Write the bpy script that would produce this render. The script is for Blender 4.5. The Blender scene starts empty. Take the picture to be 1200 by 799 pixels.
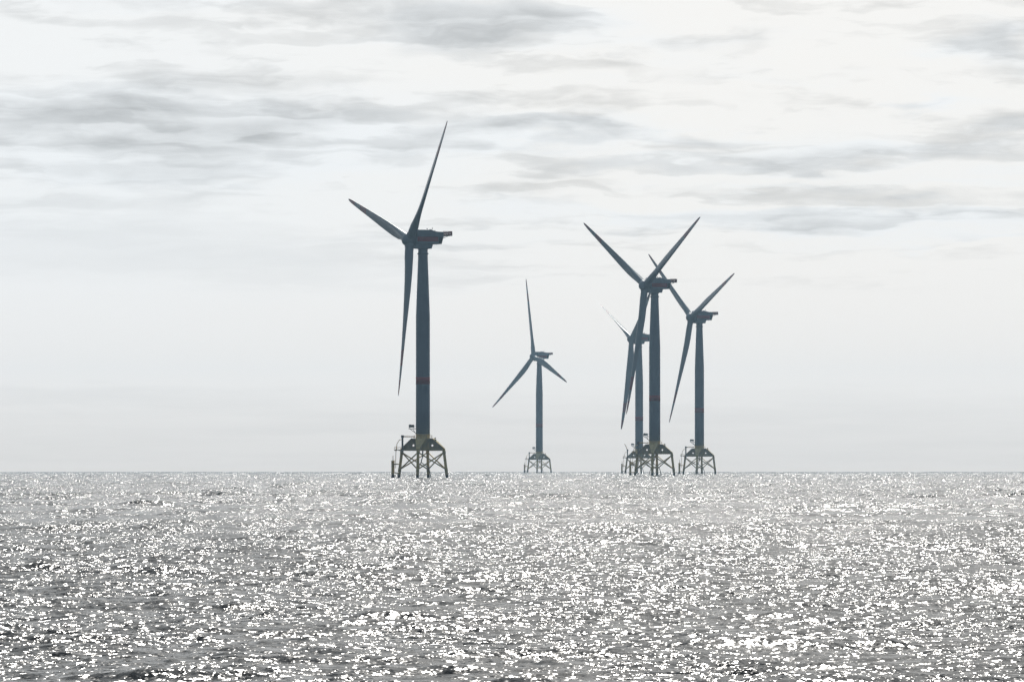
import bpy, math, random
import numpy as np
from mathutils import Vector, Matrix

R = math.radians
scene = bpy.context.scene
col = scene.collection
RE = 7.433e6            # earth radius with standard refraction, metres
CAM_H = 4.2             # eye height above the sea

# ------------------------------------------------------------------ camera
cam_data = bpy.data.cameras.new("camera")
cam_data.sensor_fit = 'HORIZONTAL'
cam_data.sensor_width = 36.0
cam_data.lens = 36.0 * 6667.0 / 1200.0
cam_data.shift_y = (545.4 - 399.3) / 1200.0
cam_data.clip_start = 0.5
cam_data.clip_end = 60000.0
camera = bpy.data.objects.new("camera", cam_data)
camera.location = (0, 0, CAM_H)
camera.rotation_euler = (R(90), 0, 0)
col.objects.link(camera)
scene.camera = camera

# ------------------------------------------------------------------ render / colour management
scene.render.engine = 'CYCLES'
scene.view_settings.view_transform = 'Standard'
scene.view_settings.look = 'None'
scene.view_settings.exposure = 0.0
scene.view_settings.gamma = 1.0
scene.view_settings.use_curve_mapping = False
scene.cycles.use_denoising = True
scene.cycles.denoiser = 'OPENIMAGEDENOISE'
scene.cycles.denoising_input_passes = 'RGB_ALBEDO_NORMAL'
scene.cycles.denoising_prefilter = 'NONE'
scene.cycles.use_adaptive_sampling = False
scene.cycles.sample_clamp_direct = 0.0
scene.cycles.sample_clamp_indirect = 4.0
scene.cycles.max_bounces = 6
scene.cycles.glossy_bounces = 2
scene.cycles.diffuse_bounces = 2
scene.cycles.volume_bounces = 1
scene.cycles.caustics_reflective = False
scene.cycles.caustics_refractive = False

# ------------------------------------------------------------------ sun
SUN_EL, SUN_AZ = R(40.5), R(2.6)          # azimuth measured from the view axis (+Y) towards +X
sun_dir = Vector((math.sin(SUN_AZ) * math.cos(SUN_EL), math.cos(SUN_AZ) * math.cos(SUN_EL), math.sin(SUN_EL)))
sun_data = bpy.data.lights.new("sun", 'SUN')
sun_data.energy = 3.0
sun_data.angle = R(0.53)
sun_data.color = (1.0, 0.965, 0.91)
sun = bpy.data.objects.new("sun", sun_data)
sun.rotation_euler = sun_dir.to_track_quat('Z', 'Y').to_euler()
sun.location = (0, 0, 400)
col.objects.link(sun)


# ------------------------------------------------------------------ node helper
class NT:
    def __init__(self, tree):
        self.t = tree
        self.n = tree.nodes
        self.l = tree.links

    def node(self, typ, **kw):
        x = self.n.new(typ)
        for k, v in kw.items():
            setattr(x, k, v)
        return x

    def put(self, sock, v):
        if hasattr(v, 'is_linked') or hasattr(v, 'links'):
            self.l.new(v, sock)
        else:
            sock.default_value = v

    def m(self, op, a, b=None, c=None, clamp=False):
        x = self.node('ShaderNodeMath', operation=op)
        x.use_clamp = clamp
        self.put(x.inputs[0], a)
        if b is not None:
            self.put(x.inputs[1], b)
        if c is not None:
            self.put(x.inputs[2], c)
        return x.outputs[0]

    def add(self, a, b): return self.m('ADD', a, b)
    def sub(self, a, b): return self.m('SUBTRACT', a, b)
    def mul(self, a, b): return self.m('MULTIPLY', a, b)

    def ramp(self, v, lo, hi, to0=0.0, to1=1.0, kind='SMOOTHSTEP'):
        x = self.node('ShaderNodeMapRange', interpolation_type=kind)
        self.put(x.inputs[0], v)
        x.inputs[1].default_value = lo
        x.inputs[2].default_value = hi
        x.inputs[3].default_value = to0
        x.inputs[4].default_value = to1
        return x.outputs[0]

    def xyz(self, x, y, z):
        c = self.node('ShaderNodeCombineXYZ')
        self.put(c.inputs[0], x); self.put(c.inputs[1], y); self.put(c.inputs[2], z)
        return c.outputs[0]

    def noise(self, vec, scale, detail=4.0, rough=0.55, dist=0.0):
        x = self.node('ShaderNodeTexNoise')
        self.put(x.inputs['Vector'], vec)
        x.inputs['Scale'].default_value = scale
        x.inputs['Detail'].default_value = detail
        x.inputs['Roughness'].default_value = rough
        x.inputs['Distortion'].default_value = dist
        return x

    def mixc(self, f, a, b):
        x = self.node('ShaderNodeMix', data_type='RGBA')
        self.put(x.inputs[0], f)
        self.put(x.inputs[6], a)
        self.put(x.inputs[7], b)
        return x.outputs[2]


# ------------------------------------------------------------------ sky (world)
world = bpy.data.worlds.new("World")
scene.world = world
world.use_nodes = True
W = NT(world.node_tree)
W.n.clear()
out = W.node('ShaderNodeOutputWorld')
tc = W.node('ShaderNodeTexCoord')
sep = W.node('ShaderNodeSeparateXYZ')
W.l.new(tc.outputs['Generated'], sep.inputs[0])
dx, dy, dz = sep.outputs
az = W.m('ARCTAN2', dx, dy)                     # radians from the north (+Y)
el = W.m('ARCSINE', dz)
el_pos = W.m('MAXIMUM', el, -0.02)
# clouds get taller with elevation, thinner towards the horizon
lel = W.m('LOGARITHM', W.add(el_pos, 0.045), math.e)
cvec = W.xyz(W.mul(az, 30.0), W.mul(lel, 13.0), W.mul(dy, 2.0))
warp = W.noise(cvec, 0.55, 3.0, 0.55)
warp_s = W.node('ShaderNodeSeparateXYZ')
W.l.new(warp.outputs['Color'], warp_s.inputs[0])
wu = W.sub(warp_s.outputs[0], 0.5)
wv = W.sub(warp_s.outputs[1], 0.5)
warp2 = W.noise(cvec, 2.0, 3.0, 0.5)
warp2_s = W.node('ShaderNodeSeparateXYZ')
W.l.new(warp2.outputs['Color'], warp2_s.inputs[0])
wu2 = W.sub(warp2_s.outputs[0], 0.5)
wv2 = W.sub(warp2_s.outputs[1], 0.5)
# cloud detail: stretched fbm
big = W.noise(cvec, 0.45, 6.0, 0.55, 0.15).outputs[0]
fine = W.noise(W.xyz(W.mul(az, 34.0), W.mul(lel, 20.0), 3.7), 1.15, 7.0, 0.5, 0.2).outputs[0]
wisp = W.noise(W.xyz(W.add(W.mul(az, 75.0), W.mul(wu, 4.0)), W.add(W.mul(lel, 24.0), W.mul(wv, 4.0)), 9.1), 1.0, 7.0, 0.5, 0.25).outputs[0]
streak = W.noise(W.xyz(W.add(W.mul(az, 26.0), W.mul(wu2, 1.5)), W.add(W.mul(lel, 36.0), W.mul(wv2, 2.5)), 4.4), 1.0, 5.0, 0.5, 0.15).outputs[0]
height_fade = W.ramp(W.sub(el, W.ramp(az, -0.05, 0.005, 0.016, 0.0)), 0.020, 0.042)
tex = W.add(W.mul(W.sub(W.ramp(big, 0.33, 0.62), 0.55), 0.13), W.mul(W.sub(W.ramp(fine, 0.36, 0.60), 0.55), 0.15))
tex = W.add(tex, W.mul(W.sub(W.ramp(wisp, 0.34, 0.62), 0.42), 0.085))
tex = W.add(tex, W.mul(W.sub(W.ramp(streak, 0.38, 0.58), 0.48), 0.16))
tex = W.mul(tex, W.add(W.mul(height_fade, 0.91), 0.09))
# individual grey cloud banks and bright streaks: (azimuth, elevation, half width, half height, depth) in milliradians
banks = [
    (-2, 77.5, 14, 3.6, -.22), (-12, 80.5, 14, 2.6, -.06), (-86, 60.0, 44, 7.5, -.19), (-45, 57, 36, 5.5, -.14), (-56, 52, 26, 4, -.06),
    (6, 58.0, 14, 1.6, -.13), (-12, 57.0, 16, 2.2, -.11), (84, 73, 9, 2.9, -.16), (88, 77, 8, 1.8, -.10),
    (72, 63.5, 7, 1.2, -.15), (86, 59.0, 9, 1.5, -.11), (67, 43.0, 36, 2.3, -.17), (34, 43.5, 24, 1.7, -.10), (82, 38.6, 20, 1.3, -.10),
    (-4, 45.5, 12, 2.4, -.10), (-10, 39.5, 20, 1.8, -.07), (45, 53.0, 30, 1.5, -.08), (20, 52.2, 10, 1.4, -.05),
    (52, 34.6, 11, 1.1, .10), (88, 36.2, 16, 1.1, .07), (40, 66, 26, 4.5, .07), (22, 47.6, 30, 1.6, .06),
    (-86, 73, 14, 5.0, .08), (-32, 70, 12, 4, .06), (86, 48, 20, 2.6, .05), (-30, 33.5, 40, 4.0, -.07),
    (-75, 40, 34, 6, -.05), (58, 71, 20, 2.0, .05), (-58, 80, 26, 1.6, -.07), (-25, 75.5, 10, 2.2, -.09), (24, 61, 8, 1.3, -.06),
    (46, 69, 18, 2.2, -.10), (30, 73, 20, 2.0, -.08), (62, 55, 26, 1.6, -.11), (30, 58, 22, 1.4, -.09), (84, 50, 14, 1.2, -.09), (50, 48.5, 20, 1.2, -.09), (22, 66, 12, 1.6, -.07),
    (-72, 12, 34, 2.4, -.045), (-18, 8, 30, 1.8, -.03), (42, 10, 36, 2.0, -.03), (-50, 18, 24, 1.2, .02), (80, 16, 26, 1.4, .02),
]
tot = None
bu = W.add(az, W.add(W.mul(wu, .030), W.mul(wu2, .026)))
bv = W.add(el, W.add(W.mul(wv, .0085), W.mul(wv2, .0095)))
for (a, e, ha, he, dd) in banks:
    p = W.mul(W.sub(bu, a / 1000), 1000.0 / ha)
    q = W.mul(W.sub(bv, e / 1000), 1000.0 / he)
    g = W.m('EXPONENT', W.mul(W.add(W.mul(p, p), W.mul(q, q)), -0.8))
    g = W.mul(g, dd)
    tot = g if tot is None else W.add(tot, g)
# vertical structure of the overcast: pale band low down, greyer at the very horizon
band = W.add(W.ramp(el, -0.001, 0.020, 0.865, 1.045), W.ramp(el, 0.024, 0.038, 0.0, -0.10))
band = W.add(band, W.mul(W.ramp(el, 0.040, 0.062), W.ramp(az, -0.02, 0.03, 0.0, -0.035)))
veil = W.mul(W.ramp(W.add(el, W.mul(wv2, .004)), 0.0130, 0.0158, -0.05, 0.0), 1.0)
lum = W.add(W.add(W.add(band, veil), tot), tex)
lum = W.m('MAXIMUM', lum, 0.3)
lum = W.m('SMOOTH_MIN', lum, 0.965, 0.05)
lum = W.mul(lum, W.ramp(el, 0.075, 0.30, 1.0, 0.27))
# the cloud deck is bright towards the sun and dim blue-grey on the far side of the sky
sdot = W.node('ShaderNodeVectorMath', operation='DOT_PRODUCT')
W.l.new(tc.outputs['Generated'], sdot.inputs[0])
sdot.inputs[1].default_value = (math.sin(SUN_AZ), math.cos(SUN_AZ), 0.0)
facing = W.ramp(sdot.outputs['Value'], 0.1, 0.92)
back_col = (0.118, 0.142, 0.165, 1)
tint = W.mixc(W.ramp(tot, -0.16, 0.02), (0.975, 0.99, 1.0, 1), (1.012, 0.99, 0.958, 1))
tint = W.mixc(W.mul(W.ramp(az, -0.085, 0.03, 1.0, 0.0), W.ramp(el, 0.03, 0.055, 0.9, 0.6)), tint, (0.955, 0.98, 1.0, 1))
tint = W.mixc(W.ramp(el, 0.0, 0.05, 1.0, 0.0), tint, (1.085, 1.0, 0.93, 1))
ccol = W.node('ShaderNodeVectorMath', operation='SCALE')
W.l.new(tint, ccol.inputs[0])
W.l.new(lum, ccol.inputs['Scale'])
cloud = W.mixc(facing, back_col, ccol.outputs[0])
# clear sky behind the clouds
skyt = W.node('ShaderNodeTexSky', sky_type='NISHITA')
skyt.sun_disc = False
skyt.sun_elevation = SUN_EL
skyt.sun_rotation = SUN_AZ
skyt.altitude = 0.0
skyt.dust_density = 1.5
bg_sky = W.node('ShaderNodeBackground')
W.l.new(skyt.outputs[0], bg_sky.inputs[0])
bg_sky.inputs[1].default_value = 0.06
bg_cloud = W.node('ShaderNodeBackground')
W.l.new(cloud, bg_cloud.inputs[0])
bg_cloud.inputs[1].default_value = 1.0
cover = W.ramp(el, 0.25, 1.1, 0.97, 0.75)
mixs = W.node('ShaderNodeMixShader')
W.l.new(cover, mixs.inputs[0])
W.l.new(bg_sky.outputs[0], mixs.inputs[1])
W.l.new(bg_cloud.outputs[0], mixs.inputs[2])
W.l.new(mixs.outputs[0], out.inputs[0])
world.cycles.sampling_method = 'MANUAL'
world.cycles.sample_map_resolution = 512


# ------------------------------------------------------------------ materials
def mat(name):
    m = bpy.data.materials.new(name)
    m.use_nodes = True
    t = NT(m.node_tree)
    t.n.clear()
    o = t.node('ShaderNodeOutputMaterial')
    b = t.node('ShaderNodeBsdfPrincipled')
    t.l.new(b.outputs[0], o.inputs[0])
    return m, t, b


def paint(name, c, rough=0.45, wear=0.12, scale=0.35, streak=0.0, metallic=0.0):
    """weathered paint: base colour with patchy fading and rain streaks"""
    m, t, b = mat(name)
    g = t.node('ShaderNodeTexCoord')
    n = t.noise(g.outputs['Object'], scale, 5.0, 0.6).outputs[0]
    dark = tuple(x * (1 - wear) for x in c) + (1,)
    lite = tuple(min(1, x * (1 + wear)) for x in c) + (1,)
    cc = t.mixc(t.ramp(n, 0.3, 0.7), dark, lite)
    if streak:
        mp = t.node('ShaderNodeMapping')
        mp.inputs['Scale'].default_value = (1.6, 1.6, 0.05)
        t.l.new(g.outputs['Object'], mp.inputs[0])
        s = t.noise(mp.outputs[0], 1.0, 4.0, 0.6).outputs[0]
        cc = t.mixc(t.mul(t.ramp(s, 0.52, 0.72), streak), cc, tuple(x * 0.6 for x in c) + (1,))
    t.l.new(cc, b.inputs['Base Color'])
    b.inputs['Roughness'].default_value = rough
    b.inputs['Metallic'].default_value = metallic
    return m


M = {}
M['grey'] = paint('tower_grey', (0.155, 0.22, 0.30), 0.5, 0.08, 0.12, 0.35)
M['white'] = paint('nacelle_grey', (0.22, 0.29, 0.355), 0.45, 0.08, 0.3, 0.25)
M['red'] = paint('signal_red', (0.34, 0.010, 0.030), 0.5, 0.1, 0.4)
M['dark'] = paint('dark_steel', (0.035, 0.037, 0.042), 0.6, 0.25, 1.0)
M['vent'] = paint('vent_black', (0.02, 0.022, 0.025), 0.7, 0.2, 1.0)
M['rail'] = paint('rail_paint', (0.55, 0.38, 0.09), 0.5, 0.15, 1.5)
M['orange'] = paint('crane_yellow', (0.52, 0.33, 0.05), 0.45, 0.12, 0.8)

# jacket paint: faded yellow with rust patches and black growth in the splash zone
m, t, b = mat('jacket_yellow')
g = t.node('ShaderNodeNewGeometry')
sp = t.node('ShaderNodeSeparateXYZ')
t.l.new(g.outputs['Position'], sp.inputs[0])
n1 = t.noise(g.outputs['Position'], 0.35, 5, 0.6).outputs[0]
n2 = t.noise(g.outputs['Position'], 1.3, 5, 0.65).outputs[0]
c = t.mixc(t.ramp(n1, 0.3, 0.7), (0.64, 0.46, 0.14, 1), (0.74, 0.55, 0.18, 1))
c = t.mixc(t.mul(t.ramp(n2, 0.56, 0.72), 0.8), c, (0.13, 0.07, 0.035, 1))
c = t.mixc(t.ramp(t.add(sp.outputs[2], t.mul(t.sub(n2, 0.5), 2.0)), 0.3, 1.1, 1.0, 0.0), c, (0.014, 0.014, 0.012, 1))
t.l.new(c, b.inputs['Base Color'])
b.inputs['Roughness'].default_value = 0.55
M['jacket'] = m
M['girder'] = paint('girder_grey', (0.58, 0.46, 0.27), 0.6, 0.2, 0.5, 0.4)
M['column'] = paint('column_yellow', (0.84, 0.66, 0.30), 0.55, 0.14, 0.5, 0.4)

# blades: pale grey with two red warning bands
m, t, b = mat('blade_grey')
g = t.node('ShaderNodeTexCoord')
sp = t.node('ShaderNodeSeparateXYZ')
t.l.new(g.outputs['Object'], sp.inputs[0])
zz = sp.outputs[2]
n1 = t.noise(g.outputs['Object'], 0.25, 5, 0.6).outputs[0]
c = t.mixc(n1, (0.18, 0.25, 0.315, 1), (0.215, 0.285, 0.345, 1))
b1 = t.mul(t.m('GREATER_THAN', zz, 44.5), t.m('LESS_THAN', zz, 51.0))
b2 = t.mul(t.m('GREATER_THAN', zz, 56.5), t.m('LESS_THAN', zz, 62.4))
c = t.mixc(t.add(b1, b2), c, (0.28, 0.02, 0.04, 1))
t.l.new(c, b.inputs['Base Color'])
b.inputs['Roughness'].default_value = 0.35
M['blade'] = m

# ------------------------------------------------------------------ sea material
m, t, b = mat('sea_water')
g = t.node('ShaderNodeNewGeometry')
at = t.node('ShaderNodeAttribute', attribute_name='offing')
pos = g.outputs['Position']


def slope_field(scale, detail, rough, amp, stretch=(1, 1, 1), rot=0.0):
    mp = t.node('ShaderNodeMapping')
    mp.inputs['Scale'].default_value = stretch
    mp.inputs['Rotation'].default_value = (0, 0, rot)
    t.l.new(pos, mp.inputs[0])
    n = t.noise(mp.outputs[0], scale, detail, rough)
    s = t.node('ShaderNodeVectorMath', operation='SUBTRACT')
    t.l.new(n.outputs['Color'], s.inputs[0])
    s.inputs[1].default_value = (.5, .5, .5)
    k = t.node('ShaderNodeVectorMath', operation='SCALE')
    t.l.new(s.outputs[0], k.inputs[0])
    t.put(k.inputs['Scale'], amp)
    return k.outputs[0]


def vadd(a, b_):
    x = t.node('ShaderNodeVectorMath', operation='ADD')
    t.l.new(a, x.inputs[0]); t.l.new(b_, x.inputs[1])
    return x.outputs[0]


RIPPLE, MID = 1.58, 2.2
def gust(scale, stretch, lo, hi):
    """patches of rougher and calmer water"""
    mp = t.node('ShaderNodeMapping')
    mp.inputs['Scale'].default_value = stretch
    t.l.new(pos, mp.inputs[0])
    return t.ramp(t.noise(mp.outputs[0], scale, 3.0, 0.6).outputs[0], 0.36, 0.64, lo, hi)


patch = t.mul(gust(0.22, (1.0, 0.22, 1.0), 0.65, 1.3), gust(0.03, (1.0, 0.12, 1.0), 0.92, 1.12))
rip = t.mul(patch, t.mul(t.add(t.ramp(at.outputs['Fac'], 350.0, 1400.0, 1.0, 0.12), t.ramp(at.outputs['Fac'], 1500.0, 5500.0, 0.0, 1.1)), RIPPLE))
s1 = vadd(slope_field(5.2, 2.0, 0.5, rip, (0.8, 0.62, 1.0), R(6)),
          slope_field(17.0, 1.0, 0.5, t.mul(rip, 0.6), (0.75, 0.6, 1.0), R(-9)))
# longer chop takes over where the sheet is too far off to carry it as geometry
dist = at.outputs['Fac']
up1, up2, up3 = t.ramp(dist, 350.0, 900.0), t.ramp(dist, 1100.0, 2200.0), t.ramp(dist, 2600.0, 5000.0)
w_a = t.mul(up1, t.sub(1.0, up2))
w_b = t.mul(up2, t.sub(1.0, up3))
s2 = vadd(vadd(slope_field(2.6, 0.0, 0.5, t.mul(t.mul(w_a, patch), MID), (1.0, 0.4, 1.0), R(-8)),
               slope_field(1.5, 0.0, 0.5, t.mul(t.mul(w_b, patch), MID), (1.0, 0.4, 1.0), R(10))),
          slope_field(0.8, 0.0, 0.5, t.mul(t.mul(up3, patch), MID * 1.6), (1.0, 0.4, 1.0), R(-3)))
ss = vadd(s1, s2)
flat = t.node('ShaderNodeVectorMath', operation='MULTIPLY')
t.l.new(ss, flat.inputs[0])
flat.inputs[1].default_value = (1, 1, 0)
nn = t.node('ShaderNodeVectorMath', operation='NORMALIZE')
t.l.new(vadd(g.outputs['Normal'], flat.outputs[0]), nn.inputs[0])
t.l.new(nn.outputs[0], b.inputs['Normal'])
b.inputs['Base Color'].default_value = (0.010, 0.018, 0.024, 1)
b.inputs['Roughness'].default_value = 0.21
b.inputs['IOR'].default_value = 1.333
M['sea'] = m


# ------------------------------------------------------------------ the sea: one curved sheet with real waves
def build_sea():
    rng = np.random.default_rng(11)
    # ring radii: coarse round the camera, then fine and growing with distance to beyond the horizon
    rr = list(np.geomspace(1.0, 80.0, 60))
    r = 80.0
    while r < 420:
        r *= 1.006 if r < 96 else 1.0016
        rr.append(r)
    # farther out: short resolved wave faces, then a trough the grazing view cannot look into
    jit = random.Random(5)
    while r < 9300:
        gap = r * (0.028 if r < 8300 else 0.02) * jit.uniform(0.7, 1.3)
        for k in range(10):
            rr.append(r + k * 0.36)
        r += max(gap, 3.6)
    rr = np.array(rr)
    # bearings: fine across the view, coarser round to the back
    half = np.linspace(0, 0.104, 520)
    step = half[1]
    b_ = [0.104]
    while b_[-1] < math.pi:
        step *= 1.035
        b_.append(b_[-1] + step)
    b_ = np.array(b_[1:])
    b_ = 0.104 + (b_ - 0.104) * ((math.pi - 0.104) / (b_[-1] - 0.104))
    pos_b = np.concatenate([half, b_])
    bearing = np.concatenate([-pos_b[::-1][:-1], pos_b[1:-1] * 0 + pos_b[1:-1]]) if False else np.concatenate([-pos_b[1:-1][::-1], pos_b])
    nb, nr = len(bearing), len(rr)
    dth = np.gradient(bearing)
    drr = np.gradient(rr)
    sb, cb = np.sin(bearing), np.cos(bearing)
    X = (rr[:, None] * sb[None, :]).astype(np.float32)
    Y = (rr[:, None] * cb[None, :]).astype(np.float32)
    sp_lat = (rr[:, None] * dth[None, :]).astype(np.float32)
    sp_rad = np.broadcast_to(drr[:, None], sp_lat.shape).astype(np.float32)
    # effective spacing: mostly the radial one, softened because the view is grazing
    near = np.minimum(np.diff(rr, prepend=rr[0] - 1), np.diff(rr, append=rr[-1] + 100))
    sp_rad = np.broadcast_to(near[:, None], sp_lat.shape).astype(np.float32)
    spacing = np.maximum(sp_lat, sp_rad * 0.6)
    Z = np.zeros_like(X)
    N = 256
    k1 = np.fft.fftfreq(N, 1.0 / N)
    KX, KY = np.meshgrid(k1, k1, indexing='ij')
    KK = np.hypot(KX, KY)
    TH = np.arctan2(KY, KX)
    octs = [(0.45, .065), (0.9, .070), (1.8, .060), (3.6, .038), (7.2, .026), (15.0, .018), (32.0, .014)]
    for i, (lam, slope) in enumerate(octs):
        L = lam * 22 * (1 + 0.13 * math.sin(3.1 * i))
        kc = L / (lam * 1.4)
        band_ = np.exp(-((np.log2(np.maximum(KK, 1e-6) / kc)) / 0.55) ** 2)
        wdir = R(84) + 0.3 * math.sin(2.3 * i)
        spread = np.cos((TH - wdir)) ** 2 * 0.75 + 0.25
        ph = rng.standard_normal((N, N)) + 1j * rng.standard_normal((N, N))
        F = ph * band_ * spread
        F[0, 0] = 0
        hgt = np.real(np.fft.ifft2(F))
        sx = np.real(np.fft.ifft2(F * 2j * np.pi * KX / L))
        sy = np.real(np.fft.ifft2(F * 2j * np.pi * KY / L))
        rms = math.sqrt((sx ** 2 + sy ** 2).mean())
        hgt *= slope / rms
        sd = hgt.std()
        hgt = hgt + 0.22 * (hgt ** 2 / sd - sd)        # sharper crests, flatter troughs
        hgt = hgt.astype(np.float32)
        rot = 0.22 * math.sin(4.1 * i)
        cr, sr = math.cos(rot), math.sin(rot)
        w = np.clip((lam * 1.4 / spacing - 2.2) / 2.2, 0, 1)
        rows = np.where(w.max(axis=1) > 0)[0]
        if len(rows) == 0:
            continue
        a, e = rows[0], rows[-1] + 1
        u = (X[a:e] * cr + Y[a:e] * sr) * (N / L) + 13.7 * i
        v = (-X[a:e] * sr + Y[a:e] * cr) * (N / L) + 5.1 * i
        iu = np.floor(u).astype(np.int32); iv = np.floor(v).astype(np.int32)
        fu = (u - iu).astype(np.float32); fv = (v - iv).astype(np.float32)
        fu = fu * fu * (3 - 2 * fu); fv = fv * fv * (3 - 2 * fv)
        iu &= N - 1; iv &= N - 1
        iu1 = (iu + 1) & (N - 1); iv1 = (iv + 1) & (N - 1)
        hz = (hgt[iu, iv] * (1 - fu) + hgt[iu1, iv] * fu) * (1 - fv) + (hgt[iu, iv1] * (1 - fu) + hgt[iu1, iv1] * fu) * fv
        Z[a:e] += hz * w[a:e]
    offing = np.hypot(X, Y)                       # metres from the shore-side station
    Z *= np.interp(rr, [4500, 7200], [1.0, 0.2]).astype(np.float32)[:, None]
    Z -= (X ** 2 + Y ** 2) / np.float32(2 * RE)
    nv = nb * nr
    co = np.empty((nv, 3), np.float32)
    co[:, 0] = X.ravel(); co[:, 1] = Y.ravel(); co[:, 2] = Z.ravel()
    idx = np.arange(nv, dtype=np.int32).reshape(nr, nb)
    # close the ring: the first and the last bearing are next to each other at the back
    nxt = np.roll(idx, -1, axis=1)
    q = np.stack([idx[:-1].ravel(), nxt[:-1].ravel(), nxt[1:].ravel(), idx[1:].ravel()], axis=1)[:, ::-1]
    nf = len(q)
    me = bpy.data.meshes.new('sea')
    me.vertices.add(nv)
    me.vertices.foreach_set('co', co.ravel())
    me.loops.add(nf * 4)
    me.loops.foreach_set('vertex_index', np.ascontiguousarray(q, dtype=np.int32).ravel())
    me.polygons.add(nf)
    me.polygons.foreach_set('loop_start', np.arange(0, nf * 4, 4, dtype=np.int32))
    me.polygons.foreach_set('use_smooth', np.ones(nf, dtype=bool))
    a_ = me.attributes.new('offing', 'FLOAT', 'POINT')
    a_.data.foreach_set('value', offing.astype(np.float32).ravel())
    me.update(calc_edges=True)
    me.materials.append(M['sea'])
    o = bpy.data.objects.new('sea', me)
    o['kind'] = 'structure'
    o['label'] = 'grey choppy sea glittering in the low backlight'
    col.objects.link(o)
    print('sea verts', nv)
    return o


build_sea()


# ------------------------------------------------------------------ mesh builder
class MB:
    def __init__(self):
        self.v, self.f, self.s = [], [], []

    def raw(self, vs, fs, smooth=False):
        o = len(self.v)
        self.v += [tuple(p) for p in vs]
        for f in fs:
            self.f.append([i + o for i in f])
            self.s.append(smooth)

    def box(self, x0, x1, y0, y1, z0, z1):
        self.raw([(x0, y0, z0), (x1, y0, z0), (x1, y1, z0), (x0, y1, z0), (x0, y0, z1), (x1, y0, z1), (x1, y1, z1), (x0, y1, z1)],
                 [(3, 2, 1, 0), (4, 5, 6, 7), (0, 1, 5, 4), (1, 2, 6, 5), (2, 3, 7, 6), (3, 0, 4, 7)])

    def tube(self, p, q, r0, r1=None, n=12, caps=True):
        r1 = r0 if r1 is None else r1
        p, q = Vector(p), Vector(q)
        d = (q - p).normalized()
        u = d.orthogonal().normalized()
        w = d.cross(u)
        vs = []
        for c_, r_ in ((p, r0), (q, r1)):
            for k in range(n):
                a = 2 * math.pi * k / n
                vs.append(c_ + (u * math.cos(a) + w * math.sin(a)) * r_)
        fs = [(k, (k + 1) % n, n + (k + 1) % n, n + k) for k in range(n)]
        self.raw(vs, fs, True)
        if caps:
            o = len(self.v) - 2 * n
            self.f.append([o + k for k in range(n)][::-1]); self.s.append(False)
            self.f.append([o + n + k for k in range(n)]); self.s.append(False)

    def lathe(self, prof, n=40, axis='Z', smooth=True):
        """prof: (radius, height); closed with caps"""
        vs = []
        for (r_, h_) in prof:
            for k in range(n):
                a = 2 * math.pi * k / n
                c_, s_ = r_ * math.cos(a), r_ * math.sin(a)
                vs.append((c_, s_, h_) if axis == 'Z' else (h_, c_, s_))
        fs = []
        for j in range(len(prof) - 1):
            for k in range(n):
                fs.append((j * n + k, j * n + (k + 1) % n, (j + 1) * n + (k + 1) % n, (j + 1) * n + k))
        self.raw(vs, fs, smooth)
        o = len(self.v) - len(vs)
        self.f.append([o + k for k in range(n)][::-1]); self.s.append(False)
        self.f.append([o + (len(prof) - 1) * n + k for k in range(n)]); self.s.append(False)

    def prism(self, poly, y0, y1, fn=None):
        """polygon in (x, z) extruded along y"""
        n = len(poly)
        vs = [(x, y0, z) for x, z in poly] + [(x, y1, z) for x, z in poly]
        if fn:
            vs = [fn(p) for p in vs]
        fs = [list(range(n)), list(range(2 * n - 1, n - 1, -1))]
        fs += [(k, n + k, n + (k + 1) % n, (k + 1) % n) for k in range(n)]
        self.raw(vs, fs)

    def mesh(self, name, material, bevel=0.0):
        me = bpy.data.meshes.new(name)
        me.from_pydata(self.v, [], self.f)
        me.polygons.foreach_set('use_smooth', self.s)
        import bmesh
        bm = bmesh.new()
        bm.from_mesh(me)
        bmesh.ops.recalc_face_normals(bm, faces=bm.faces)
        if bevel:
            bmesh.ops.bevel(bm, geom=[e for e in bm.edges if e.calc_face_angle(0) > 0.5], offset=bevel, segments=2, affect='EDGES', profile=0.6)
        bm.to_mesh(me)
        bm.free()
        me.materials.append(material)
        return me


def new(name, me, parent, mw=None):
    o = bpy.data.objects.new(name, me)
    o.parent = parent
    if mw is not None:
        o.matrix_basis = mw
    col.objects.link(o)
    return o


# ------------------------------------------------------------------ turbine meshes (metres, sea level = 0)
HUBZ = 91.3
TILT, CONE, OVER = R(4.64), R(3.5), 5.455
mesh = {}


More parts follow.
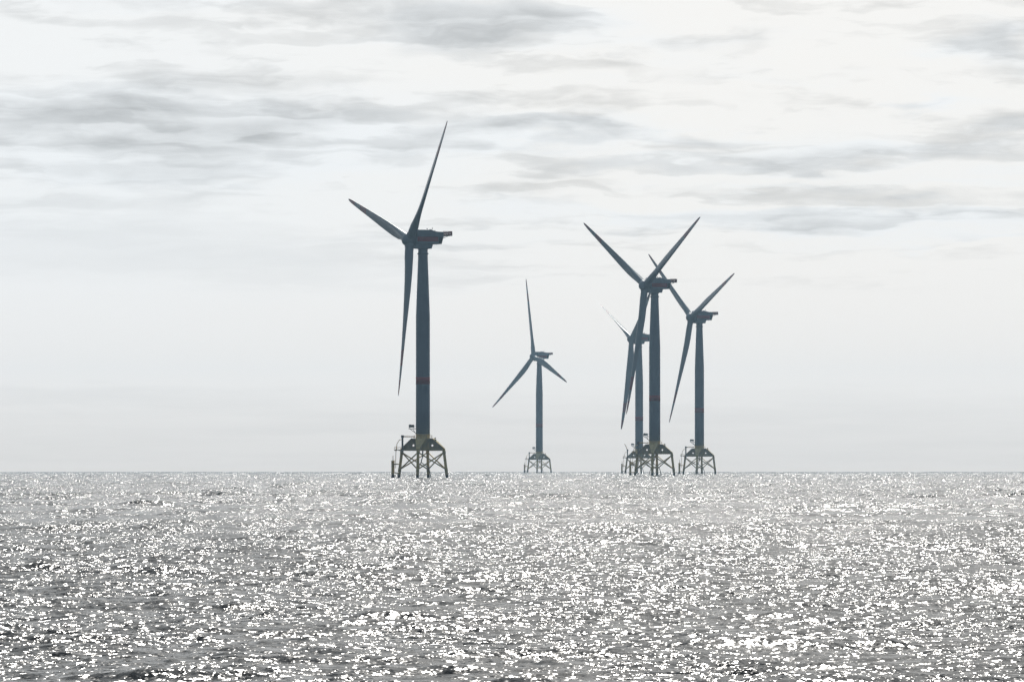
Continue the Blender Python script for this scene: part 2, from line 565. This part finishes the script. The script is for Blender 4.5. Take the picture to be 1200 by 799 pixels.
def blade_mesh(pitch):
    st = [(1.6, 3.35, 13, 1.0), (3.2, 3.35, 13, 1.0), (5.0, 3.4, 13, .93), (7.5, 3.75, 13, .72), (10, 4.2, 13, .52), (13, 4.55, 12.4, .41), (17, 4.4, 11, .35),
          (22, 4.0, 9.3, .30), (28, 3.5, 7.2, .26), (35, 2.95, 5.0, .23), (42, 2.45, 3.2, .21), (49, 2.0, 1.8, .19), (55, 1.6, .8, .18), (59, 1.25, .3, .18),
          (61.5, .9, 0, .18), (62.6, .55, 0, .18), (63, .12, 0, .2)]
    n = 20
    st = [(z, ch * (1 + .14 * min(1, max(0, (z - 12) / 12))), tw, th) for z, ch, tw, th in st]
    vs, fs = [], []
    for (z, ch, tw, th) in st:
        be = R(tw + pitch)
        circ = max(0.0, min(1.0, (th - 0.35) / 0.65))
        x_ax = 0.32 * (1 - circ) + 0.5 * circ
        pb = 1.28 * (z / 63.0) ** 2
        for k in range(n):
            a = 2 * math.pi * k / n
            xc = 0.5 + 0.5 * math.cos(a)                       # 1 = trailing edge, 0 = leading edge
            yt = 5 * (0.2969 * math.sqrt(max(xc, 0)) - 0.126 * xc - 0.3516 * xc ** 2 + 0.2843 * xc ** 3 - 0.1036 * xc ** 4)
            ya = yt * th * (1 if math.sin(a) >= 0 else -1) + 0.03 * math.sin(math.pi * xc)
            yc_ = 0.5 * math.sin(a)
            yy = (ya * (1 - circ) + yc_ * circ) * ch
            cc_ = (x_ax - xc) * ch                             # towards the leading edge
            vx = cc_ * math.sin(be) - yy * math.cos(be) * 1.0
            vy = cc_ * math.cos(be) + yy * math.sin(be)
            vs.append((vx + pb, vy, z))
    for j in range(len(st) - 1):
        for k in range(n):
            fs.append((j * n + k, j * n + (k + 1) % n, (j + 1) * n + (k + 1) % n, (j + 1) * n + k))
    b_ = MB()
    b_.raw(vs, fs, True)
    b_.f.append(list(range(n))[::-1]); b_.s.append(False)
    b_.f.append([(len(st) - 1) * n + k for k in range(n)]); b_.s.append(False)
    return b_.mesh('blade', M['blade'])


def build_meshes():
    # tower with flange rings
    b_ = MB()
    b_.lathe([(2.72, 16.8), (2.72, 26), (2.70, 45), (2.70, 62), (2.5, 68), (2.18, 77), (1.9, 84.5), (1.82, 88.6)], 48)
    mesh['tower'] = b_.mesh('tower', M['grey'])
    b_ = MB()
    b_.lathe([(2.74, 36.0), (2.74, 38.8)], 48)
    mesh['band'] = b_.mesh('warning_band', M['red'])
    b_ = MB()
    b_.lathe([(2.16, 86.2), (2.16, 86.75)], 40)
    mesh['flange'] = b_.mesh('flange', M['grey'])
    # nacelle, +X towards the rotor, z measured from the sea
    b_ = MB()
    hull = [(3.5, 90.2), (3.5, 95.3), (3.0, 95.72), (-1.9, 95.72), (-4.6, 95.1), (-7.5, 94.95), (-7.5, 93.05), (-6.75, 90.2)]
    b_.prism(hull, -3.0, 3.0)
    mesh['nacelle'] = b_.mesh('nacelle', M['white'], 0.22)
    b_ = MB()
    b_.prism([(4.0, 88.4), (4.0, 90.25), (-3.4, 90.25), (-2.85, 88.4)], -2.3, 2.3)
    b_.lathe([(2.05, 88.15), (2.05, 88.5)], 40)
    mesh['bedplate'] = b_.mesh('bedplate', M['white'], 0.08)
    for s_, nm in ((-1, '_near'), (1, '_off')):
        b_ = MB()
        b_.box(-5.3, 3.35, *((2.98, 3.03) if s_ > 0 else (-3.03, -2.98)), 91.1, 92.95)
        mesh['stripe' + nm] = b_.mesh('stripe', M['red'])
        b_ = MB()
        y0, y1 = (2.97, 3.06) if s_ > 0 else (-3.06, -2.97)
        b_.prism([(-5.45, 90.45), (-5.45, 92.95), (-7.15, 92.95), (-6.6, 90.45)], y0, y1)
        for k in range(6):
            z = 90.65 + k * .38
            b_.box(-6.5, -5.6, *((3.055, 3.11) if s_ > 0 else (-3.11, -3.055)), z, z + .12)
        mesh['vent' + nm] = b_.mesh('vent', M['vent'])
    # winching deck with its railing
    b_ = MB()
    b_.box(-11.3, -7.2, -2.3, 2.3, 93.45, 93.7)
    for y in (-2.0, 2.0):
        b_.tube((-7.3, y, 92.3), (-10.0, y, 93.5), .1, n=8)
    mesh['hoist_deck'] = b_.mesh('hoist_deck', M['dark'])
    b_ = MB()
    for y in (-2.25, 2.25):
        for z in (94.2, 94.75, 95.2):
            b_.tube((-7.5, y, z), (-11.25, y, z), .05, n=6)
        for k in range(7):
            x = -7.6 - k * .61
            b_.tube((x, y, 93.6), (x, y, 95.2), .06, n=6)
        b_.box(-11.25, -9.4, y - .03, y + .03, 93.75, 94.15)
        b_.box(-11.25, -9.4, y - .03, y + .03, 94.4, 95.1)
    for z in (94.2, 94.75, 95.2):
        b_.tube((-11.25, -2.25, z), (-11.25, 2.25, z), .05, n=6)
    for k in range(6):
        b_.tube((-11.25, -2.25 + k * .9, 93.6), (-11.25, -2.25 + k * .9, 95.2), .06, n=6)
    b_.box(-11.28, -11.22, -2.2, -.5, 93.75, 95.1); b_.box(-11.28, -11.22, .5, 2.2, 93.75, 95.1)
    mesh['deck_rail'] = b_.mesh('railing', paint('rail_red', (0.33, 0.09, 0.08), 0.5, 0.15, 1.5))
    b_ = MB()
    b_.tube((-2.2, -1.2, 95.5), (-2.2, -1.2, 96.3), .10, n=8)
    b_.tube((-2.2, -1.2, 96.1), (-2.2, -1.2, 96.35), .26, n=8)
    mesh['beacon'] = b_.mesh('beacon', M['dark'])
    b_ = MB()
    b_.tube((-3.6, 1.0, 95.2), (-3.6, 1.0, 96.7), .07, n=8)
    b_.tube((-3.6, .5, 96.25), (-3.6, 1.5, 96.25), .06, n=6)
    mesh['mast'] = b_.mesh('instrument_mast', M['dark'])
    b_ = MB()
    b_.box(-4.1, -3.2, -1.9, -1.1, 95.1, 96.05)
    mesh['hatch'] = b_.mesh('roof_hatch', M['dark'], 0.05)
    b_ = MB()
    b_.tube((-5.6, -1.6, 94.9), (-5.6, -1.6, 95.75), .12, n=8)
    mesh['roof_vent'] = b_.mesh('roof_vent', M['dark'])
    # hub with the spinner nose, axis +X, hub centre at the origin
    b_ = MB()
    b_.lathe([(2.15, -2.35), (2.35, -2.2), (2.55, -1.2), (2.6, 0), (2.5, 1.0), (2.25, 1.9), (1.75, 2.6), (1.05, 3.0), (.35, 3.15), (.05, 3.17)], 40, 'X')
    mesh['hub'] = b_.mesh('hub', M['white'])
    b_ = MB()
    b_.lathe([(1.86, 1.5), (1.86, 2.45), (1.78, 2.75), (1.78, 2.95)], 32)
    mesh['collar'] = b_.mesh('blade_collar', M['white'])
    b_ = MB()
    b_.lathe([(1.95, 0.0), (1.95, 1.6)], 32, 'X')
    mesh['shaft'] = b_.mesh('shaft_cover', M['vent'])
    # ---- jacket (legs at 45 degree corners: +x, +y, -x, -y before the jacket is turned)
    top_r, top_z, bot_r, bot_z = 8.27, 10.7, 9.6, -0.2
    slope = (bot_r - top_r) / (top_z - bot_z)

    def leg_at(a, z):
        r_ = top_r + (top_z - z) * slope
        return Vector((r_ * math.cos(a), r_ * math.sin(a), z))
    b_ = MB()
    b_.tube(leg_at(0, 11.2), leg_at(0, -6), .56, n=20)
    b_.tube(leg_at(0, 9.3), leg_at(0, 10.3), .66, n=20)
    b_.tube(leg_at(0, 2.3), leg_at(0, 3.8), .63, n=20)
    mesh['leg'] = b_.mesh('leg', M['jacket'])
    for nm, z0, z1 in (('brace_up', 3.1, 9.75), ('brace_down', 9.75, 3.1)):
        b_ = MB()
        b_.tube(leg_at(0, z0), leg_at(math.pi / 2, z1), .25, n=14)
        mesh[nm] = b_.mesh('brace', M['jacket'])
    # lower brace tier dips into the water
    # ---- transition piece
    b_ = MB()
    b_.lathe([(2.72, 10.3), (2.72, 15.1), (2.78, 15.15), (2.78, 15.4), (2.72, 15.45), (2.72, 16.55), (2.86, 16.6), (2.86, 16.79)], 48)
    mesh['column'] = b_.mesh('transition_column', M['column'])
    # girder along +x: web with a round hole, tapering top flange, bottom flange
    b_ = MB()
    hx, hz, hr = 3.75, 12.4, 0.40
    arc = [(hx + hr * math.sin(a), hz + hr * math.cos(a)) for a in np.linspace(0, math.pi, 11)]      # right half, top to bottom
    arcl = [(hx - hr * math.sin(a), hz - hr * math.cos(a)) for a in np.linspace(0, math.pi, 11)]     # left half, bottom to top
    topz = 15.0
    right = [(hx, topz)] + arc + [(hx, 10.45), (8.6, 10.45), (8.6, 11.05), (4.2, topz)]
    left = [(hx, 10.45)] + arcl + [(hx, topz), (2.4, topz), (2.4, 10.45)]
    b_.prism(right, -.14, .14)
    b_.prism(left, -.14, .14)
    mesh['web'] = b_.mesh('girder', M['girder'])
    b_ = MB()

    def slab(pts, th):
        vs = [(x, y, z + th / 2) for x, y, z in pts] + [(x, y, z - th / 2) for x, y, z in pts]
        n = len(pts)
        b_.raw(vs, [list(range(n)), list(range(2 * n - 1, n - 1, -1))] + [(k, n + k, n + (k + 1) % n, (k + 1) % n) for k in range(n)])
    slab([(1.9, -2.3, 15.06), (4.2, -2.1, 15.06), (4.2, 2.1, 15.06), (1.9, 2.3, 15.06)], .1)
    slab([(4.21, -2.1, 15.06), (8.75, -.62, 11.05), (8.75, .62, 11.05), (4.21, 2.1, 15.06)], .12)
    slab([(2.0, -1.2, 10.38), (8.9, -.7, 10.38), (8.9, .7, 10.38), (2.0, 1.2, 10.38)], .14)
    mesh['flange_plate'] = b_.mesh('flange_plate', M['column'])
    # railing round the top deck of the column
    b_ = MB()
    for a in np.linspace(0, 2 * math.pi, 20, endpoint=False):
        b_.tube((3.55 * math.cos(a), 3.55 * math.sin(a), 15.15), (3.55 * math.cos(a), 3.55 * math.sin(a), 16.3), .045, n=6)
    for z in (15.75, 16.3):
        for a in np.linspace(0, 2 * math.pi, 20, endpoint=False):
            a2 = a + 2 * math.pi / 20
            b_.tube((3.55 * math.cos(a), 3.55 * math.sin(a), z), (3.55 * math.cos(a2), 3.55 * math.sin(a2), z), .04, n=6)
    mesh['rail'] = b_.mesh('railing', M['rail'])
    # ---- platform bolted to the tower with its cooling units (towards -x)
    b_ = MB()
    b_.box(-5.55, -2.55, -1.7, 1.7, 18.75, 18.95)
    for y in (-1.3, 1.3):
        b_.tube((-4.9, y, 18.75), (-2.65, y, 17.0), .10, n=8)
        b_.tube((-3.9, y, 18.75), (-3.0, y, 17.3), .07, n=6)
    for y in (-1.7, 1.7):
        b_.tube((-5.5, y, 20.0), (-2.6, y, 20.0), .045, n=6)
    mesh['side_platform'] = b_.mesh('side_platform', M['dark'])
    b_ = MB()
    b_.box(-5.45, -3.35, -1.35, 1.35, 19.35, 20.3)
    b_.box(-5.3, -4.45, -1.2, 1.2, 20.29, 20.5)
    b_.box(-4.2, -3.5, -1.2, 1.2, 20.29, 20.42)
    for x in (-5.3, -3.5):
        b_.box(x - .08, x + .08, -1.2, 1.2, 18.9, 19.36)
    mesh['cooler'] = b_.mesh('cooling_unit', M['vent'], 0.06)
    # ---- access platform, crane and boat landing on the left leg (local frame: leg stands at -x)
    b_ = MB()
    b_.box(-10.9, -7.2, -2.2, 2.2, 10.55, 10.78)
    for x in (-10.8, -9.2, -7.4):
        b_.tube((x, -2.0, 10.45), (x, 2.0, 10.45), .12, n=8)
    mesh['access_platform'] = b_.mesh('access_platform', M['girder'])
    b_ = MB()
    pts = [(-10.85, -2.15), (-9.4, -2.15), (-7.6, -2.15)]
    for (x, y) in pts + [(x, -y) for x, y in pts] + [(-10.85, -.9), (-10.85, .9)]:
        b_.tube((x, y, 10.7), (x, y, 11.85), .05, n=6)
    for z in (11.3, 11.85):
        for y in (-2.15, 2.15):
            b_.tube((-10.85, y, z), (-7.6, y, z), .045, n=6)
        b_.tube((-10.85, -2.15, z), (-10.85, 2.15, z), .045, n=6)
    b_.tube((-10.2, -1.6, 10.7), (-9.9, -1.6, 13.1), .14, n=8)       # davit post, leaning in
    b_.tube((-9.9, -1.6, 13.1), (-9.1, -1.2, 14.5), .12, n=8)
    b_.tube((-9.1, -1.2, 14.5), (-8.2, -1.0, 14.7), .12, n=8)
    mesh['platform_rail'] = b_.mesh('railing', M['rail'])
    b_ = MB()
    b_.tube((-7.9, -.9, 10.7), (-7.9, -.9, 15.3), .40, .36, n=16)
    b_.tube((-7.9, -.9, 15.3), (-7.9, -.9, 16.1), .55, n=16)
    b_.box(-8.35, -7.45, -1.5, -.35, 15.75, 16.35)
    mesh['crane'] = b_.mesh('crane', M['dark'], 0.03)
    b_ = MB()
    b_.box(0, 4.9, -.16, .16, -.16, .16)
    b_.tube((.1, 0, .1), (2.2, 0, .45), .07, n=6)
    b_.tube((2.2, 0, .45), (4.7, 0, .1), .05, n=6)
    mesh['boom'] = b_.mesh('boom', M['orange'])
    # ladder down to the landing
    b_ = MB()
    for y in (-.3, .3):
        b_.tube((-10.55, y - .6, 10.6), (-10.75, y - .6, 3.6), .06, n=6)
    for k in range(22):
        z = 3.8 + k * .31
        b_.tube((-10.75 + (z - 3.6) * .0286, -.9, z), (-10.75 + (z - 3.6) * .0286, -.3, z), .03, n=5)
    mesh['ladder'] = b_.mesh('ladder', M['rail'])
    b_ = MB()
    for y in (-1.25, 1.25):
        b_.tube((-11.9, y, -4), (-11.9, y, 6.2), .34, n=14)
        b_.tube((-11.9, y, 6.2), (-11.9, y, 6.45), .40, n=14)
        for z in (1.6, 5.1):
            b_.tube((-11.9, y, z), (-9.4, y * .3, z), .17, n=10)
    mesh['bumper'] = b_.mesh('bumper', M['jacket'])
    b_ = MB()
    b_.box(-12.2, -9.9, -1.6, 1.6, 5.2, 5.36)
    for (x, y) in ((-12.15, -1.5), (-12.15, 1.5), (-11.1, -1.5), (-11.1, 1.5)):
        b_.tube((x, y, 5.3), (x, y, 6.6), .06, n=6)
    for z in (5.95, 6.6):
        for y in (-1.5, 1.5):
            b_.tube((-12.15, y, z), (-11.1, y, z), .05, n=6)
    b_.tube((-11.6, -1.2, 5.3), (-11.6, -1.2, 8.4), .13, n=8)
    mesh['rest_platform'] = b_.mesh('rest_platform', M['rail'])
    # cable tubes that drop through the middle, and a lantern
    b_ = MB()
    path = [(.3, -1.2, 10.4), (.25, -1.2, 8.0), (-.45, -1.0, 6.6), (-.3, -.8, 5.6), (.9, -.6, 4.9), (2.2, -.3, 3.9), (3.0, 0, 1.5), (3.3, .2, -3)]
    for p, q in zip(path, path[1:]):
        b_.tube(p, q, .17, n=10)
    path = [(-.4, 1.0, 10.4), (-.5, 1.0, 7.2), (-1.5, 1.0, 4.6), (-2.4, .8, 2.0), (-2.8, .6, -3)]
    for p, q in zip(path, path[1:]):
        b_.tube(p, q, .14, n=10)
    mesh['cable_tube'] = b_.mesh('cable_tube', M['dark'])
    b_ = MB()
    b_.tube((4.9, -.5, 14.3), (5.0, -.5, 15.5), .07, n=8)
    b_.tube((5.0, -.5, 15.0), (5.0, -.5, 15.45), .26, n=10)
    b_.box(4.75, 5.35, -.75, -.25, 14.3, 14.75)
    mesh['lantern'] = b_.mesh('lantern', M['dark'])


build_meshes()
blades = {}


def turbine(label, tx, D, yaw, phase, pitch, jacket_rot, boom=(0, 0), part_label=None):
    z0 = -D * D / (2 * RE)
    x0 = (tx - 600) / 6667.0 * D
    root = bpy.data.objects.new('wind_turbine', None)
    root.location = (x0, D, z0)
    root.empty_display_size = 5
    root['label'] = label
    root['category'] = 'wind turbine'
    root['group'] = 'offshore wind turbines on lattice foundations'
    col.objects.link(root)
    yw = R(yaw)
    J = Matrix.Rotation(R(jacket_rot), 4, 'Z')

    def jr(k):
        return Matrix.Rotation(R(jacket_rot) + k * math.pi / 2, 4, 'Z')
    # foundation
    for k in range(4):
        new('leg', mesh['leg'], root, jr(k))
        new('brace', mesh['brace_up'], root, jr(k))
        new('brace', mesh['brace_down'], root, jr(k))
    tp = new('transition_piece', mesh['column'], root, J)
    for k in range(4):
        q = Matrix.Rotation(k * math.pi / 2, 4, 'Z')
        g_ = new('girder', mesh['web'], tp, q)
        new('flange_plate', mesh['flange_plate'], tp, q)
    new('railing', mesh['rail'], tp)
    new('lantern', mesh['lantern'], tp)
    ap = new('access_platform', mesh['access_platform'], root, J)
    new('railing', mesh['platform_rail'], ap)
    new('ladder', mesh['ladder'], ap)
    cr = new('crane', mesh['crane'], root, J)
    bm_ = new('boom', mesh['boom'], cr, Matrix.Translation((-7.9, -.9, 15.75)) @ Matrix.Rotation(R(boom[1]) - R(jacket_rot), 4, 'Z') @ Matrix.Rotation(-R(boom[0]), 4, 'Y'))
    bl = new('boat_landing', mesh['bumper'], root, J)
    new('rest_platform', mesh['rest_platform'], bl)
    new('cable_tube', mesh['cable_tube'], root, J)
    # tower
    tw = new('tower', mesh['tower'], root)
    new('warning_band', mesh['band'], tw)
    new('flange', mesh['flange'], tw)
    sp_ = new('side_platform', mesh['side_platform'], root)
    new('cooling_unit', mesh['cooler'], sp_)
    # nacelle
    nx, ny = -math.sin(yw), -math.cos(yw)
    NM = Matrix.Rotation(math.atan2(ny, nx), 4, 'Z')
    nc = new('nacelle', mesh['nacelle'], root, NM)
    new('bedplate', mesh['bedplate'], nc)
    for nm in ('_near', '_off'):
        new('stripe', mesh['stripe' + nm], nc)
        new('vent', mesh['vent' + nm], nc)
    new('beacon', mesh['beacon'], nc)
    new('roof_hatch', mesh['hatch'], nc)
    new('roof_vent', mesh['roof_vent'], nc)
    new('hoist_deck', mesh['hoist_deck'], nc)
    new('railing', mesh['deck_rail'], nc)
    new('instrument_mast', mesh['mast'], nc)
    # rotor
    n = Vector((nx * math.cos(TILT), ny * math.cos(TILT), math.sin(TILT)))
    right = Vector((math.cos(yw), -math.sin(yw), 0))
    up = right.cross(n)
    if up.z < 0:
        up = -up
    hub_c = Vector((0, 0, HUBZ)) + n * OVER

    def frame(x, y, z, o):
        return Matrix(((x.x, y.x, z.x, o.x), (x.y, y.y, z.y, o.y), (x.z, y.z, z.z, o.z), (0, 0, 0, 1)))
    HM = frame(n, up.cross(n), up, hub_c)
    hb = new('hub', mesh['hub'], root, HM)
    sc_ = new('shaft_cover', mesh['shaft'], hb, Matrix.Translation((-3.2, 0, 0)))
    if pitch not in blades:
        blades[pitch] = blade_mesh(pitch)
    for k in range(3):
        ph = R(phase) + k * 2 * math.pi / 3
        rad = up * math.cos(ph) + right * math.sin(ph)
        z_ = rad * math.cos(CONE) + n * math.sin(CONE)
        x_ = n * math.cos(CONE) - rad * math.sin(CONE)
        y_ = z_.cross(x_)
        bo = new('blade', blades[pitch], root, frame(x_, y_, z_, hub_c))
        new('blade_collar', mesh['collar'], bo)
    return root


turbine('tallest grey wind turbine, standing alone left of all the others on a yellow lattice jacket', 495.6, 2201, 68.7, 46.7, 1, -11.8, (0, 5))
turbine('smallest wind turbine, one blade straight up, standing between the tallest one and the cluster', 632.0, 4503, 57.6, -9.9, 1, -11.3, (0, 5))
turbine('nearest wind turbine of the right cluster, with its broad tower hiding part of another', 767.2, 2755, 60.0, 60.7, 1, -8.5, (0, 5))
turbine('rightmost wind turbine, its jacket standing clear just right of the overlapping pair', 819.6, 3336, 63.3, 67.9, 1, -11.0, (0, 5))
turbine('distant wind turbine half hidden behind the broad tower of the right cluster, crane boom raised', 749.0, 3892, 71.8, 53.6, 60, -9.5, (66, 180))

# ------------------------------------------------------------------ haze: thin sea air round everything
b_ = MB()
b_.box(-9700, 9700, -9700, 9700, -13.0, 172.0)
hm = bpy.data.materials.new('sea_haze')
hm.use_nodes = True
hm.cycles.volume_sampling = 'EQUIANGULAR'
H = NT(hm.node_tree)
H.n.clear()
ho = H.node('ShaderNodeOutputMaterial')
pv = H.node('ShaderNodeVolumePrincipled')
pv.inputs['Color'].default_value = (0.56, 0.80, 1.0, 1)
pv.inputs['Density'].default_value = 4.8e-5
pv.inputs['Anisotropy'].default_value = 0.5
H.l.new(pv.outputs[0], ho.inputs['Volume'])
hz = bpy.data.objects.new('haze', b_.mesh('haze', hm))
hz['kind'] = 'stuff'
hz['label'] = 'thin pale sea haze that softens the far turbines'
col.objects.link(hz)
